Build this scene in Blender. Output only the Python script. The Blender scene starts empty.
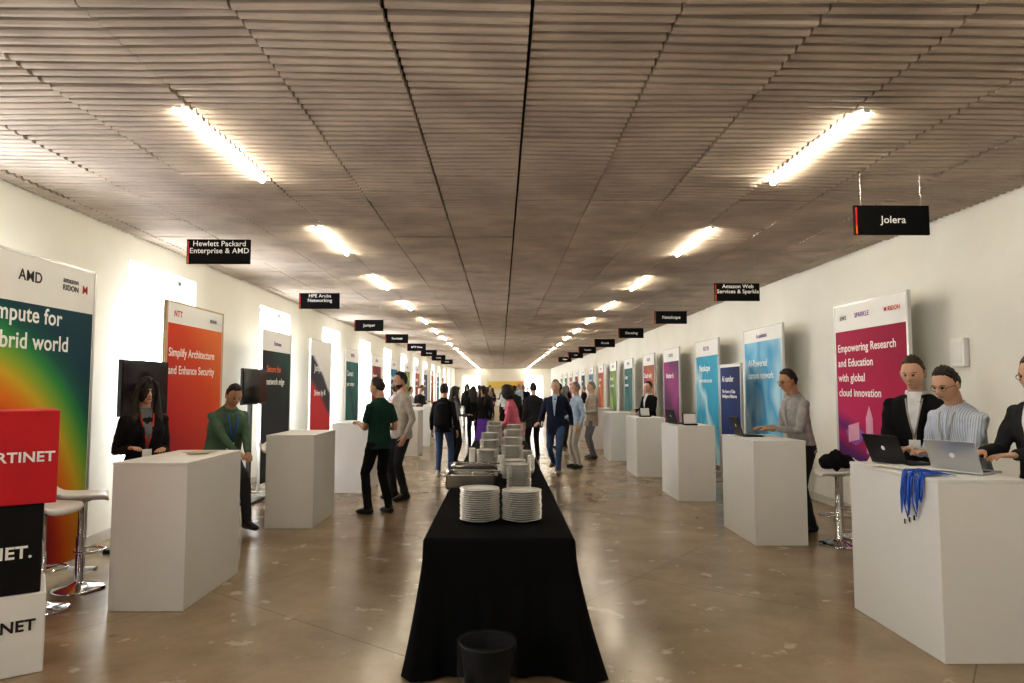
import bpy, math, random
from mathutils import Vector, Matrix, noise
random.seed(7)
D=bpy.data; scene=bpy.context.scene
R90=math.radians(90)
# ---------------------------------------------------------------- materials
_m={}
def M(name,col,rough=.6,metal=0.0,emit=0.0,bump=0.0,bscale=40,spec=.5,alpha=1.0,var=0.0,vscale=6):
    if name in _m: return _m[name]
    m=D.materials.new(name); m.use_nodes=True; nt=m.node_tree; b=nt.nodes['Principled BSDF']
    c=(*col,1)
    b.inputs['Base Color'].default_value=c
    b.inputs['Roughness'].default_value=rough; b.inputs['Metallic'].default_value=metal
    b.inputs['Specular IOR Level'].default_value=spec; b.inputs['Alpha'].default_value=alpha
    if emit:
        b.inputs['Emission Color'].default_value=c; b.inputs['Emission Strength'].default_value=emit
    tc=nt.nodes.new('ShaderNodeTexCoord')
    if var:
        n=nt.nodes.new('ShaderNodeTexNoise'); n.inputs['Scale'].default_value=vscale; n.inputs['Detail'].default_value=4
        nt.links.new(tc.outputs['Object'],n.inputs['Vector'])
        r=nt.nodes.new('ShaderNodeValToRGB')
        r.color_ramp.elements[0].color=(*[max(0,v*(1-var)) for v in col],1); r.color_ramp.elements[0].position=.3
        r.color_ramp.elements[1].color=(*[min(1,v*(1+var)) for v in col],1); r.color_ramp.elements[1].position=.7
        nt.links.new(n.outputs['Fac'],r.inputs['Fac']); nt.links.new(r.outputs['Color'],b.inputs['Base Color'])
    if bump:
        n=nt.nodes.new('ShaderNodeTexNoise'); n.inputs['Scale'].default_value=bscale; n.inputs['Detail'].default_value=5
        nt.links.new(tc.outputs['Object'],n.inputs['Vector'])
        bp=nt.nodes.new('ShaderNodeBump'); bp.inputs['Strength'].default_value=bump; bp.inputs['Distance'].default_value=.02
        nt.links.new(n.outputs['Fac'],bp.inputs['Height']); nt.links.new(bp.outputs['Normal'],b.inputs['Normal'])
    _m[name]=m; return m
def cloth(name,col): return M('cloth_'+name,col,rough=.85,bump=.55,bscale=9,spec=.2,var=.15,vscale=14)
def skinm(name,col): return M('skin_'+name,col,rough=.5,bump=.05,bscale=90,spec=.4,var=.06,vscale=10)
def hairm(name,col): return M('hair_'+name,col,rough=.6,bump=.7,bscale=55,var=.35,vscale=30)

def ramp(nt,stops,interp='LINEAR'):
    r=nt.nodes.new('ShaderNodeValToRGB'); cr=r.color_ramp; cr.interpolation=interp
    while len(cr.elements)>1: cr.elements.remove(cr.elements[-1])
    cr.elements[0].position=stops[0][0]; cr.elements[0].color=(*stops[0][1],1)
    for p,c in stops[1:]:
        e=cr.elements.new(p); e.color=(*c,1)
    return r
def art(name,stops,kx=0,ky=1,k0=0,namp=0,nscale=3,radial=None,aspect=1,emit=0,interp='LINEAR'):
    m=D.materials.new(name); m.use_nodes=True; nt=m.node_tree; b=nt.nodes['Principled BSDF']
    b.inputs['Roughness'].default_value=.6; b.inputs['Specular IOR Level'].default_value=.25
    uv=nt.nodes.new('ShaderNodeUVMap'); sp=nt.nodes.new('ShaderNodeSeparateXYZ'); nt.links.new(uv.outputs[0],sp.inputs[0])
    def mth(op,a,bb):
        n=nt.nodes.new('ShaderNodeMath'); n.operation=op
        for i,v in enumerate((a,bb)):
            if isinstance(v,(int,float)): n.inputs[i].default_value=v
            else: nt.links.new(v,n.inputs[i])
        return n.outputs[0]
    if radial:
        dx=mth('MULTIPLY',mth('SUBTRACT',sp.outputs[0],radial[0]),aspect)
        dy=mth('SUBTRACT',sp.outputs[1],radial[1])
        v=mth('MULTIPLY',mth('SQRT',mth('ADD',mth('MULTIPLY',dx,dx),mth('MULTIPLY',dy,dy)),0),radial[2])
    else:
        v=mth('ADD',mth('ADD',mth('MULTIPLY',sp.outputs[0],kx),mth('MULTIPLY',sp.outputs[1],ky)),k0)
    if namp:
        n=nt.nodes.new('ShaderNodeTexNoise'); n.inputs['Scale'].default_value=nscale; n.inputs['Detail'].default_value=1
        nt.links.new(uv.outputs[0],n.inputs['Vector'])
        v=mth('ADD',v,mth('MULTIPLY',mth('SUBTRACT',n.outputs['Fac'],.5),namp))
    r=ramp(nt,stops,interp); nt.links.new(v,r.inputs['Fac']); nt.links.new(r.outputs['Color'],b.inputs['Base Color'])
    return m

WHITE=M('podium_white_laminate',(.80,.80,.79),rough=.45,var=.015,vscale=2)
PAPER=M('poster_paper_white',(.80,.80,.79),rough=.5,var=.01)
ALU=M('brushed_aluminium',(.6,.6,.6),rough=.35,metal=1,bump=.05,bscale=200)
CHROME=M('chrome',(.75,.75,.76),rough=.12,metal=1,var=.01)
BLACKP=M('black_plastic',(.012,.012,.013),rough=.4,var=.05,spec=.3)
SCREEN=M('dark_screen_glass',(.01,.011,.014),rough=.08,var=.05)
TXTW=M('print_white',(.9,.9,.9),rough=.5,var=.01)
TXTK=M('print_black',(.02,.02,.025),rough=.5,var=.05)
TXTR=M('print_red',(.6,.02,.03),rough=.5,var=.05)
TXTP=M('print_purple',(.15,.03,.3),rough=.5,var=.05)
ORANGE=M('print_orange',(.8,.15,.03),rough=.5,var=.05)
CERAM=M('white_porcelain',(.70,.69,.66),rough=.15,var=.01)
# ---------------------------------------------------------------- mesh helpers
def empty(name,loc=(0,0,0),rz=0,s=1):
    o=D.objects.new(name,None); scene.collection.objects.link(o); o.location=loc; o.rotation_euler=(0,0,rz); o.scale=(s,s,s)
    o.empty_display_size=.1; return o
def mobj(name,V,F,mat,parent=None,smooth=False,loc=(0,0,0),rot=(0,0,0)):
    me=D.meshes.new(name); me.from_pydata([tuple(v) for v in V],[],F)
    import bmesh
    bm=bmesh.new(); bm.from_mesh(me); bmesh.ops.recalc_face_normals(bm,faces=bm.faces); bm.to_mesh(me); bm.free()
    if smooth: me.polygons.foreach_set('use_smooth',[True]*len(me.polygons))
    if mat: me.materials.append(mat)
    o=D.objects.new(name,me); scene.collection.objects.link(o); o.location=loc; o.rotation_euler=rot
    if parent: o.parent=parent
    return o
def addbox(V,F,c,s,R=None):
    b=len(V)
    for dx in(-.5,.5):
        for dy in(-.5,.5):
            for dz in(-.5,.5):
                p=Vector((dx*s[0],dy*s[1],dz*s[2]))
                if R: p=R@p
                V.append(p+Vector(c))
    for f in((0,1,3,2),(4,6,7,5),(0,4,5,1),(2,3,7,6),(0,2,6,4),(1,5,7,3)): F.append(tuple(b+i for i in f))
def box(name,s,c,mat,parent=None,bevel=0,rot=(0,0,0)):
    V=[];F=[];addbox(V,F,(0,0,0),s)
    o=mobj(name,V,F,mat,parent,loc=c,rot=rot)
    if bevel:
        m=o.modifiers.new('bevel','BEVEL'); m.width=bevel; m.segments=3
    return o
def lathe(V,F,prof,c=(0,0,0),n=28):
    b=len(V)
    for r,z in prof:
        for k in range(n):
            a=2*math.pi*k/n; V.append(Vector((c[0]+r*math.cos(a),c[1]+r*math.sin(a),c[2]+z)))
    for i in range(len(prof)-1):
        for k in range(n):
            F.append((b+i*n+k,b+i*n+(k+1)%n,b+(i+1)*n+(k+1)%n,b+(i+1)*n+k))
def tube(V,F,pts,rad,side=(1,0,0),n=14,close=True):
    b=len(V); P=[Vector(p) for p in pts]; side=Vector(side)
    m=len(P)
    for i,p in enumerate(P):
        t=(P[min(i+1,m-1)]-P[max(i-1,0)])
        if t.length<1e-7: t=Vector((0,0,1))
        t.normalize()
        s=side-side.dot(t)*t
        if s.length<.15:
            s=Vector((0,1,0)); s=s-s.dot(t)*t
            if s.length<.15: s=Vector((1,0,0))
        s.normalize(); o=t.cross(s)
        r=rad[i] if isinstance(rad,list) else rad
        if isinstance(r,(int,float)): r=(r,r)
        for k in range(n):
            a=2*math.pi*k/n; V.append(p+s*(r[0]*math.cos(a))+o*(r[1]*math.sin(a)))
    for i in range(m-1):
        for k in range(n):
            F.append((b+i*n+k,b+i*n+(k+1)%n,b+(i+1)*n+(k+1)%n,b+(i+1)*n+k))
    if close:
        c0=len(V); V.append(P[0].copy()); c1=len(V); V.append(P[-1].copy())
        for k in range(n):
            F.append((c0,b+(k+1)%n,b+k)); F.append((c1,b+(m-1)*n+k,b+(m-1)*n+(k+1)%n))
def ellip(V,F,c,r,R=None,nu=16,nv=10,fn=None):
    b=len(V); c=Vector(c)
    def put(d):
        p=Vector((d.x*r[0],d.y*r[1],d.z*r[2]))
        if fn: p=fn(d,p)
        if R: p=R@p
        V.append(p+c)
    put(Vector((0,0,-1)))
    for i in range(1,nv):
        th=-math.pi/2+math.pi*i/nv
        for k in range(nu):
            a=2*math.pi*k/nu; put(Vector((math.cos(th)*math.cos(a),math.cos(th)*math.sin(a),math.sin(th))))
    put(Vector((0,0,1))); top=len(V)-1
    for k in range(nu):
        F.append((b,b+1+(k+1)%nu,b+1+k)); F.append((top,b+1+(nv-2)*nu+k,b+1+(nv-2)*nu+(k+1)%nu))
    for i in range(nv-2):
        for k in range(nu):
            q=b+1+i*nu; F.append((q+k,q+(k+1)%nu,q+nu+(k+1)%nu,q+nu+k))
def quad(name,w,h,mat,parent,loc,rot=(0,0,0)):
    V=[(-w/2,0,0),(w/2,0,0),(w/2,0,h),(-w/2,0,h)]
    me=D.meshes.new(name); me.from_pydata(V,[],[(0,1,2,3)])
    uv=me.uv_layers.new(name='UVMap')
    for i,c in enumerate(((0,0),(1,0),(1,1),(0,1))): uv.data[i].uv=c
    me.materials.append(mat); o=D.objects.new(name,me); scene.collection.objects.link(o)
    o.location=loc; o.rotation_euler=rot; o.parent=parent; return o
def txt(name,s,size,loc,mat,parent,align='LEFT',bold=.006,rot=(R90,0,0),spacing=1.0):
    c=D.curves.new(name,'FONT'); c.body=s; c.size=size; c.align_x=align; c.align_y='CENTER'; c.offset=bold*size/.2*.3
    c.extrude=.0008; c.space_line=spacing; c.space_character=1.04
    c.materials.append(mat); o=D.objects.new(name,c); scene.collection.objects.link(o)
    o.location=loc; o.rotation_euler=rot; o.parent=parent; return o
# ---------------------------------------------------------------- room shell
XL,XR,Y0,Y1,ZC=-4.2,4.53,-6.0,62.0,3.34
def wallmat(name,col):
    return M(name,col,rough=.85,bump=.08,bscale=30,var=.03,vscale=1.5,spec=.2)
WALLM=wallmat('plaster_cream',(.82,.80,.72))
WALLR=wallmat('plaster_offwhite',(.82,.81,.76))
fm=D.materials.new('polished_concrete_floor'); fm.use_nodes=True; nt=fm.node_tree; b=nt.nodes['Principled BSDF']
tc=nt.nodes.new('ShaderNodeTexCoord')
n1=nt.nodes.new('ShaderNodeTexNoise'); n1.inputs['Scale'].default_value=1.1; n1.inputs['Detail'].default_value=9; n1.inputs['Roughness'].default_value=.68
nt.links.new(tc.outputs['Object'],n1.inputs['Vector'])
r1=ramp(nt,[(.3,(.225,.16,.095)),(.5,(.30,.222,.138)),(.72,(.38,.295,.195))]); nt.links.new(n1.outputs['Fac'],r1.inputs['Fac'])
n2=nt.nodes.new('ShaderNodeTexNoise'); n2.inputs['Scale'].default_value=5.2; n2.inputs['Detail'].default_value=6
nt.links.new(tc.outputs['Object'],n2.inputs['Vector'])
r2=ramp(nt,[(.635,(0,0,0)),(.68,(.75,.75,.75))]); nt.links.new(n2.outputs['Fac'],r2.inputs['Fac'])
mx=nt.nodes.new('ShaderNodeMix'); mx.data_type='RGBA'; nt.links.new(r2.outputs['Color'],mx.inputs['Factor']); nt.links.new(r1.outputs['Color'],mx.inputs['A']); mx.inputs['B'].default_value=(.50,.44,.34,1)
n3=nt.nodes.new('ShaderNodeTexNoise'); n3.inputs['Scale'].default_value=6; n3.inputs['Detail'].default_value=3
mp3=nt.nodes.new('ShaderNodeMapping'); mp3.inputs['Location'].default_value=(9,4,2); nt.links.new(tc.outputs['Object'],mp3.inputs['Vector']); nt.links.new(mp3.outputs['Vector'],n3.inputs['Vector'])
r3=ramp(nt,[(.70,(0,0,0)),(.75,(.4,.4,.4))]); nt.links.new(n3.outputs['Fac'],r3.inputs['Fac'])
mx3=nt.nodes.new('ShaderNodeMix'); mx3.data_type='RGBA'; nt.links.new(r3.outputs['Color'],mx3.inputs['Factor']); nt.links.new(mx.outputs['Result'],mx3.inputs['A']); mx3.inputs['B'].default_value=(.14,.07,.04,1)
br=nt.nodes.new('ShaderNodeTexBrick'); br.offset=0; br.inputs['Scale'].default_value=1; br.inputs['Brick Width'].default_value=2.4; br.inputs['Row Height'].default_value=2.4
br.inputs['Mortar Size'].default_value=.005; br.inputs['Color1'].default_value=(1,1,1,1); br.inputs['Color2'].default_value=(.95,.95,.95,1); br.inputs['Mortar'].default_value=(.6,.57,.55,1)
mpb=nt.nodes.new('ShaderNodeMapping'); mpb.inputs['Rotation'].default_value=(0,0,math.radians(38)); nt.links.new(tc.outputs['Object'],mpb.inputs['Vector']); nt.links.new(mpb.outputs['Vector'],br.inputs['Vector'])
mm=nt.nodes.new('ShaderNodeMix'); mm.data_type='RGBA'; mm.blend_type='MULTIPLY'; mm.inputs['Factor'].default_value=1
nt.links.new(mx3.outputs['Result'],mm.inputs['A']); nt.links.new(br.outputs['Color'],mm.inputs['B']); nt.links.new(mm.outputs['Result'],b.inputs['Base Color'])
rr=nt.nodes.new('ShaderNodeMapRange'); rr.inputs['To Min'].default_value=.15; rr.inputs['To Max'].default_value=.30; nt.links.new(n1.outputs['Fac'],rr.inputs['Value']); nt.links.new(rr.outputs['Result'],b.inputs['Roughness'])
bp=nt.nodes.new('ShaderNodeBump'); bp.inputs['Strength'].default_value=.06; bp.inputs['Distance'].default_value=.02; nt.links.new(n1.outputs['Fac'],bp.inputs['Height']); nt.links.new(bp.outputs['Normal'],b.inputs['Normal'])
box('floor',(XR-XL+.8,Y1-Y0+.4,.1),((XL+XR)/2,(Y0+Y1)/2,-.05),fm)
wins=[]; y=-0.7
while y<58: wins.append((y,y+1.7)); y+=4.2
WZ0,WZ1=.55,3.05
V=[];F=[]; prev=Y0
for a,c in wins:
    addbox(V,F,(XL-.2,(prev+a)/2,ZC/2+.15),(.4,a-prev,ZC+.3))
    addbox(V,F,(XL-.2,(a+c)/2,WZ0/2),(.4,c-a,WZ0)); addbox(V,F,(XL-.2,(a+c)/2,(WZ1+ZC+.3)/2),(.4,c-a,ZC+.3-WZ1)); prev=c
addbox(V,F,(XL-.2,(prev+Y1)/2,ZC/2+.15),(.4,Y1-prev,ZC+.3))
mobj('wall_left',V,F,WALLM)
box('wall_right',(.3,Y1-Y0,ZC+.3),(XR+.15,(Y0+Y1)/2,ZC/2+.15),WALLR)
box('wall_far',(XR-XL+.8,.3,ZC+.3),((XL+XR)/2,Y1+.15,ZC/2+.15),WALLM)
box('wall_back',(XR-XL+.8,.3,ZC+.3),((XL+XR)/2,Y0-.15,ZC/2+.15),WALLM)
box('baseboard_right',(.02,Y1-Y0,.1),(XR-.01,(Y0+Y1)/2,.05),M('baseboard_paint',(.6,.58,.53),rough=.5,var=.03))
box('baseboard_left',(.02,Y1-Y0,.1),(XL+.01,(Y0+Y1)/2,.05),_m['baseboard_paint'])
PANE=M('frosted_daylight_pane',(.95,.97,1.0),rough=.4,emit=7.5)
FRM=M('window_frame_white',(.85,.85,.83),rough=.4,var=.02)
for i,(a,c) in enumerate(wins):
    e=empty('window_%d'%(i+1),(XL-.27,(a+c)/2,(WZ0+WZ1)/2)); w=c-a; h=WZ1-WZ0
    box('pane',(.02,w,h),(0,0,0),PANE,e)
    V=[];F=[]
    for s in(-1,1): addbox(V,F,(.03,s*(w/2-.03),0),(.05,.06,h)); addbox(V,F,(.03,0,s*(h/2-.03)),(.05,w,.06))
    addbox(V,F,(.03,0,0),(.04,.035,h))
    mobj('frame',V,F,FRM,e)
for i,x in enumerate((-2.7,3.0)):
    e=empty('window_%d'%(len(wins)+1+i),(x,Y1-.03,1.6)); box('pane',(1.6,.02,2.2),(0,0,0),PANE,e)
    V=[];F=[]
    for s in(-1,1): addbox(V,F,(s*.8,-.02,0),(.08,.05,2.28)); addbox(V,F,(0,-.02,s*1.1),(1.6,.05,.08))
    mobj('frame',V,F,FRM,e)
box('ceiling',(XR-XL+.8,Y1-Y0+.4,.1),((XL+XR)/2,(Y0+Y1)/2,ZC+.16),M('ceiling_void_dark',(.02,.018,.016),rough=.9,var=.1))
sm=M('ceiling_slat_paint',(.54,.46,.385),rough=.6,var=.2,vscale=2.2,bump=.1,bscale=60)
V=[];F=[]
joints=[XL]
x=-.55-.69*5
while x<XL+.1: x+=.69
while x<XR-.1: joints.append(x); x+=.69
joints.append(XR)
pitch=.088
ny=int((Y1+4)/pitch)
for j in range(len(joints)-1):
    xa,xb=joints[j]+.006,joints[j+1]-.006
    if abs(joints[j]+.55)<.02 or abs(joints[j]-.14)<.02: xa+=.007
    for k in range(ny):
        if k%9==0: dz=random.uniform(-.007,.007); dyy=random.uniform(-.014,.014); tl=random.uniform(-.006,.006)
        yy=-4+k*pitch+dyy; z=ZC+dz+random.uniform(-.002,.002)
        b0=len(V)
        for xx,tz in((xa,-tl),(xb,tl)):
            V+= [(xx,yy-.025,z+.05+tz),(xx,yy-.024,z+.012+tz),(xx,yy-.012,z+tz),(xx,yy+.012,z+tz),(xx,yy+.024,z+.012+tz),(xx,yy+.025,z+.05+tz)]
        for q in range(5): F.append((b0+q,b0+q+1,b0+q+7,b0+q+6))
        F.append((b0+5,b0,b0+6,b0+11)); F.append(tuple(b0+q for q in range(5,-1,-1))); F.append(tuple(b0+6+q for q in range(6)))
mobj('ceiling_slats',V,F,sm)
LAMP=M('fluorescent_tube_glow',(1.0,.91,.73),rough=.4,emit=76)
HOUS=M('lamp_housing_white',(.8,.8,.78),rough=.4,var=.02)
for k in range(-2,19):
    for x in(-2.0,2.3):
        yc=4.9+3.15*k
        e=empty('ceiling_light',(x,yc,ZC))
        V=[];F=[]; tube(V,F,[(0,-.74,-.008),(0,.74,-.008)],.020,n=10); mobj('tube',V,F,LAMP,e,True)
        V=[];F=[]; addbox(V,F,(0,0,.032),(.05,1.5,.03)); addbox(V,F,(0,-.75,.01),(.04,.014,.05)); addbox(V,F,(0,.75,.01),(.04,.014,.05)); mobj('housing',V,F,HOUS,e)
e=empty('banner_yellow',(0.4,Y1-.3,0)); quad('sheet',3.2,.7,art('banner_yellow_art',[(0,(.75,.6,.2)),(.7,(.75,.5,.12)),(1,(.6,.25,.1))],kx=1,ky=0),e,(0,0,1.5))
box('post',(.05,.05,2.4),(-1.6,.04,1.2),ALU,e); box('post_b',(.05,.05,2.4),(1.6,.04,1.2),ALU,e)
# ---------------------------------------------------------------- podiums
def podium(x0,x1,y0,y1,h=1.06):
    e=empty('display_podium',((x0+x1)/2,(y0+y1)/2,0))
    box('body',(x1-x0,y1-y0,h-.022),(0,0,(h-.022)/2),WHITE,e,bevel=.004)
    box('top_panel',(x1-x0+.004,y1-y0+.004,.02),(0,0,h-.011),WHITE,e,bevel=.003)
for a in[(-2.82,-2.28,5.06,6.08),(-2.70,-2.15,7.96,8.96),(-2.6,-2.05,10.6,11.6),(-2.6,-2.05,13.4,14.4),(-2.5,-1.95,16.2,17.2),(-2.5,-1.95,19,20),(-2.5,-1.95,22,23),
         (2.58,3.12,4.04,5.06),(2.59,3.13,7.02,8.02),(2.52,3.05,9.75,10.75),(2.45,2.98,12.4,13.4),(2.4,2.95,15.1,16.1),(2.4,2.95,18,19),(2.4,2.95,21,22),(2.4,2.95,24,25)]:
    podium(*a)
SIGN=M('sign_board_black',(.008,.008,.009),rough=.8,var=.05,spec=.15)
def sign(x,y,lines,z=2.9):
    e=empty('hanging_sign',(x,y,z))
    box('board',(.6,.025,.235),(0,0,0),SIGN,e,bevel=.002)
    box('stripe_red',(.012,.004,.16),(-.285,-.014,.02),TXTR,e); box('stripe_orange',(.012,.004,.07),(-.285,-.0145,-.08),ORANGE,e)
    V=[];F=[]
    for s in(-1,1): tube(V,F,[(s*.24,0,.11),(s*.24,0,ZC-z+.01)],.0015,n=6)
    mobj('cables',V,F,ALU,e)
    txt('label','\n'.join(lines),.072 if len(lines)>1 else .082,(0.01,-.0145,.0 if len(lines)<2 else .04),TXTW,e,'CENTER',bold=.008,spacing=.95)
sign(3.10,5.3,['Jolera'],2.93); sign(3.13,8.95,['Amazon Web','Services & Sparkle'],2.87); sign(3.13,12.5,['Netskope']); sign(3.08,16.1,['Datadog'])
sign(3.0,19.7,['Oracle']); sign(2.95,23.3,['Veeam']); sign(2.95,27,['Dell']); sign(2.9,31,['Cisco'])
sign(-2.7,6.5,['Hewlett Packard','Enterprise & AMD']); sign(-2.72,10.2,['HPE Aruba','Networking']); sign(-2.75,14.2,['Juniper']); sign(-2.75,18,['Fortinet'])
sign(-2.7,21.8,['NTT Data']); sign(-2.7,25.5,['Arista']); sign(-2.7,29.5,['Nokia']); sign(-2.7,34,['Ciena'])
# ---------------------------------------------------------------- posters
def poster(name,side,x,y0,y1,ztop,artm,texts=(),hdr=.3,hdrtexts=(),z0=.12,edge=ALU):
    W=y1-y0; e=empty(name,(x,(y0+y1)/2,0),R90 if side=='L' else -R90)
    box('panel',(W,.03,ztop-z0),(0,.0,(ztop+z0)/2),PAPER,e)
    quad('artwork',W-.03,ztop-z0-hdr-.02,artm,e,(0,-.0165,z0+.01))
    V=[];F=[]
    for s in(-1,1):
        addbox(V,F,(s*(W/2+.012),.0,ztop/2+.01),(.025,.04,ztop+.02)); addbox(V,F,(s*(W/2+.012),0,.012),(.05,.24,.024))
    addbox(V,F,(0,0,ztop+.01),(W,.035,.02)); mobj('frame',V,F,edge,e)
    for i,(s,size,lx,lz,m,al) in enumerate(texts): txt('text_%d'%(i+1),s,size,(lx,-.018,lz),m,e,al,bold=.010)
    for i,(s,size,lx,lz,m) in enumerate(hdrtexts): txt('logo_%d'%(i+1),s,size,(lx,-.018,lz),m,e,'CENTER',bold=.008)
    return e
rain=art('artwork_rainbow',[(0,(.02,.01,.05)),(.28,(.03,.01,.08)),(.36,(.12,.01,.18)),(.42,(.02,.02,.22)),(.48,(.3,.01,.16)),(.55,(.5,.02,.04)),(.62,(.65,.08,.015)),(.69,(.7,.22,.015)),(.75,(.6,.42,.03)),(.80,(.25,.4,.04)),(.86,(.035,.27,.07)),(.91,(.005,.11,.08)),(.95,(.004,.07,.08)),(1,(.003,.05,.08))],radial=(.1,0,2.18*.42),aspect=2.0/2.18)
P1=poster('exhibition_poster','L',-3.7,4.2,6.2,2.63,rain,[('Compute for',.18,.56,2.17,TXTW,'RIGHT'),('hybrid world',.18,.66,1.96,TXTW,'RIGHT')],hdr=.36,hdrtexts=[('AMD',.12,.16,2.47,TXTK),('amazon\nRIDON',.065,.66,2.48,TXTK),('M',.1,.86,2.46,TXTR)])
redg=art('artwork_red_orange',[(0,(.30,.012,.04)),(.35,(.50,.022,.025)),(.7,(.62,.07,.02)),(1,(.75,.2,.05))],kx=.45,ky=.6)
poster('exhibition_poster','L',-3.7,7.57,9.06,2.56,redg,[('Simplify Architecture',.135,-.70,2.0,TXTW,'LEFT'),('and Enhance Security',.135,-.70,1.80,TXTW,'LEFT')],hdr=.22,hdrtexts=[('NTT',.1,-.5,2.44,TXTR),('RIDON',.06,.45,2.44,TXTK)],edge=M('light_wood_edge',(.5,.36,.2),rough=.5,var=.15))
dk=art('artwork_dark_teal',[(0,(.006,.01,.015)),(.6,(.01,.015,.018)),(.8,(.006,.06,.05)),(1,(.01,.015,.015))],kx=.4,ky=.5,namp=.4)
poster('exhibition_poster','L',-3.7,10.6,12.0,2.5,dk,[('Secure the',.15,-.5,1.9,ORANGE,'LEFT'),('network edge',.15,-.5,1.7,TXTW,'LEFT')],hdr=.3,hdrtexts=[('Extreme',.1,0,2.32,TXTP)])
poster('exhibition_poster','L',-3.7,13.3,14.8,2.55,art('artwork_red_white',[(0,(.5,.02,.03)),(.6,(.55,.03,.04)),(.66,(.03,.03,.05)),(.8,(.03,.03,.05)),(.84,(.8,.8,.8)),(1,(.8,.8,.8))],ky=.8,kx=.3,namp=.1,nscale=2),[('Driven by AI',.16,-.5,1.5,TXTW,'LEFT'),('Juniper',.2,-.5,2.0,TXTW,'LEFT')])
cols=[((.01,.06,.08),(.02,.16,.15)),((.4,.04,.02),(.12,.01,.04)),((.02,.03,.1),(.01,.2,.4)),((.01,.12,.06),(.25,.35,.06)),((.2,.015,.15),(.5,.14,.03)),((.03,.07,.22),(.01,.01,.03)),((.5,.2,.03),(.4,.03,.01))]
words=[('Connect','your campus'),('Protect','every edge'),('Data first','with AI'),('Cloud ready','research'),('Monitor it','all at once'),('Faster','networks'),('Open','science')]
for i in range(9):
    y=16.3+i*3.3; a,b2=cols[i%7]; w1,w2=words[i%7]
    poster('exhibition_poster','L',-3.7,y,y+1.4,2.55,art('artwork_l%d'%i,[(0,a),(.35,b2),(.5,a),(.8,b2),(1,a)],kx=.4,ky=.6,namp=.5),[(w1,.19,-.6,1.95,TXTW,'LEFT'),(w2,.15,-.6,1.7,TXTW,'LEFT')],hdrtexts=[('RIDON',.12,0,2.4,TXTP)])
mag=art('artwork_magenta',[(0,(.07,.01,.12)),(.16,(.11,.012,.15)),(.24,(.42,.012,.11)),(.30,(.14,.012,.17)),(.38,(.5,.02,.13)),(.6,(.42,.012,.08)),(1,(.30,.008,.055))],ky=.8,kx=.22,namp=.22,nscale=2.2)
Q1=poster('exhibition_poster','R',4.22,6.98,8.5,2.6,mag,[('Empowering Research',.134,-.70,2.08,TXTW,'LEFT'),('and Education',.134,-.70,1.9,TXTW,'LEFT'),('with global',.134,-.70,1.72,TXTW,'LEFT'),('cloud innovation',.134,-.70,1.54,TXTW,'LEFT')],hdr=.30,hdrtexts=[('aws',.1,-.55,2.46,TXTK),('SPARKLE',.08,-.12,2.46,TXTP),('M RIDON',.07,.5,2.46,TXTR)],z0=.55)
def disc(parent,pts,mat,name,k=0):
    V=[(p[0],-.0185-k*.0006,p[1]) for p in pts]; mobj(name,V,[tuple(range(len(V)))],mat,parent)
PK=M('print_pink',(.65,.1,.25),rough=.5,var=.1); LV=M('print_lavender',(.25,.08,.4),rough=.5,var=.1); LPK=M('print_light_pink',(.7,.35,.5),rough=.5,var=.1)
def cloudpts(cx,cz,s): return [(cx+s*(1.0*math.cos(a)*(1+.12*math.sin(5*a))),cz+s*.55*math.sin(a)*(1+.15*math.cos(4*a))) for a in [i*math.pi/14 for i in range(28)]]
disc(Q1,cloudpts(.38,1.18,.15),PK,'print_cloud'); disc(Q1,cloudpts(-.35,1.05,.2),LV,'print_globe'); disc(Q1,[(-.5,.95),(-.25,1.0),(-.25,1.2),(-.5,1.15)],LPK,'print_book',1); disc(Q1,[(-.1,.85),(.05,.85),(.05,1.25),(-.02,1.4),(-.1,1.25)],LPK,'print_rocket'); disc(Q1,[(.2,.78),(.5,.76),(.56,.98),(.24,1.0)],PK,'print_laptop')
cy=art('artwork_light_blue',[(0,(.06,.32,.62)),(.3,(.55,.7,.8)),(.45,(.08,.38,.65)),(.6,(.28,.56,.75)),(.8,(.1,.38,.65)),(1,(.45,.68,.8))],kx=.6,ky=.5,namp=.9,nscale=2.6)
poster('exhibition_poster','R',4.2,10.1,11.66,2.56,cy,[('AI-Powered',.16,-.6,2.0,TXTW,'LEFT'),('campus network',.15,-.6,1.8,TXTW,'LEFT')],hdr=.2,hdrtexts=[('A solution',.1,0,2.44,TXTP)])
dbl=art('artwork_navy',[(0,(.01,.02,.09)),(.5,(.012,.04,.18)),(1,(.008,.015,.07))],kx=.5,ky=.5,namp=.3)
poster('rollup_banner','R',3.85,10.9,11.9,1.98,dbl,[('Ai xander',.14,-.4,1.75,TXTW,'LEFT'),('The Future of Data\nIntelligence Platforms',.08,-.4,1.5,TXTW,'LEFT')],hdr=.02)
cy2=art('artwork_cyan',[(0,(.03,.25,.5)),(.35,(.04,.38,.6)),(.5,(.5,.72,.8)),(.65,(.03,.33,.55)),(1,(.05,.4,.6))],kx=.5,ky=.6,namp=.6)
poster('exhibition_poster','R',4.2,13.1,14.6,2.56,cy2,[('Netskope',.18,-.5,2.0,TXTW,'LEFT'),('zero trust access',.12,-.5,1.75,TXTW,'LEFT')],hdrtexts=[('RIDON',.12,0,2.4,TXTP)])
poster('exhibition_poster','R',4.2,16.0,17.5,2.56,art('artwork_plum',[(0,(.3,.02,.08)),(.4,(.09,.012,.09)),(.7,(.3,.03,.2)),(1,(.04,.015,.08))],kx=.3,ky=.7,namp=.4),[('Monitor it',.17,-.5,1.9,TXTW,'LEFT')],hdrtexts=[('RIDON',.12,0,2.4,TXTP)])
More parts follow.
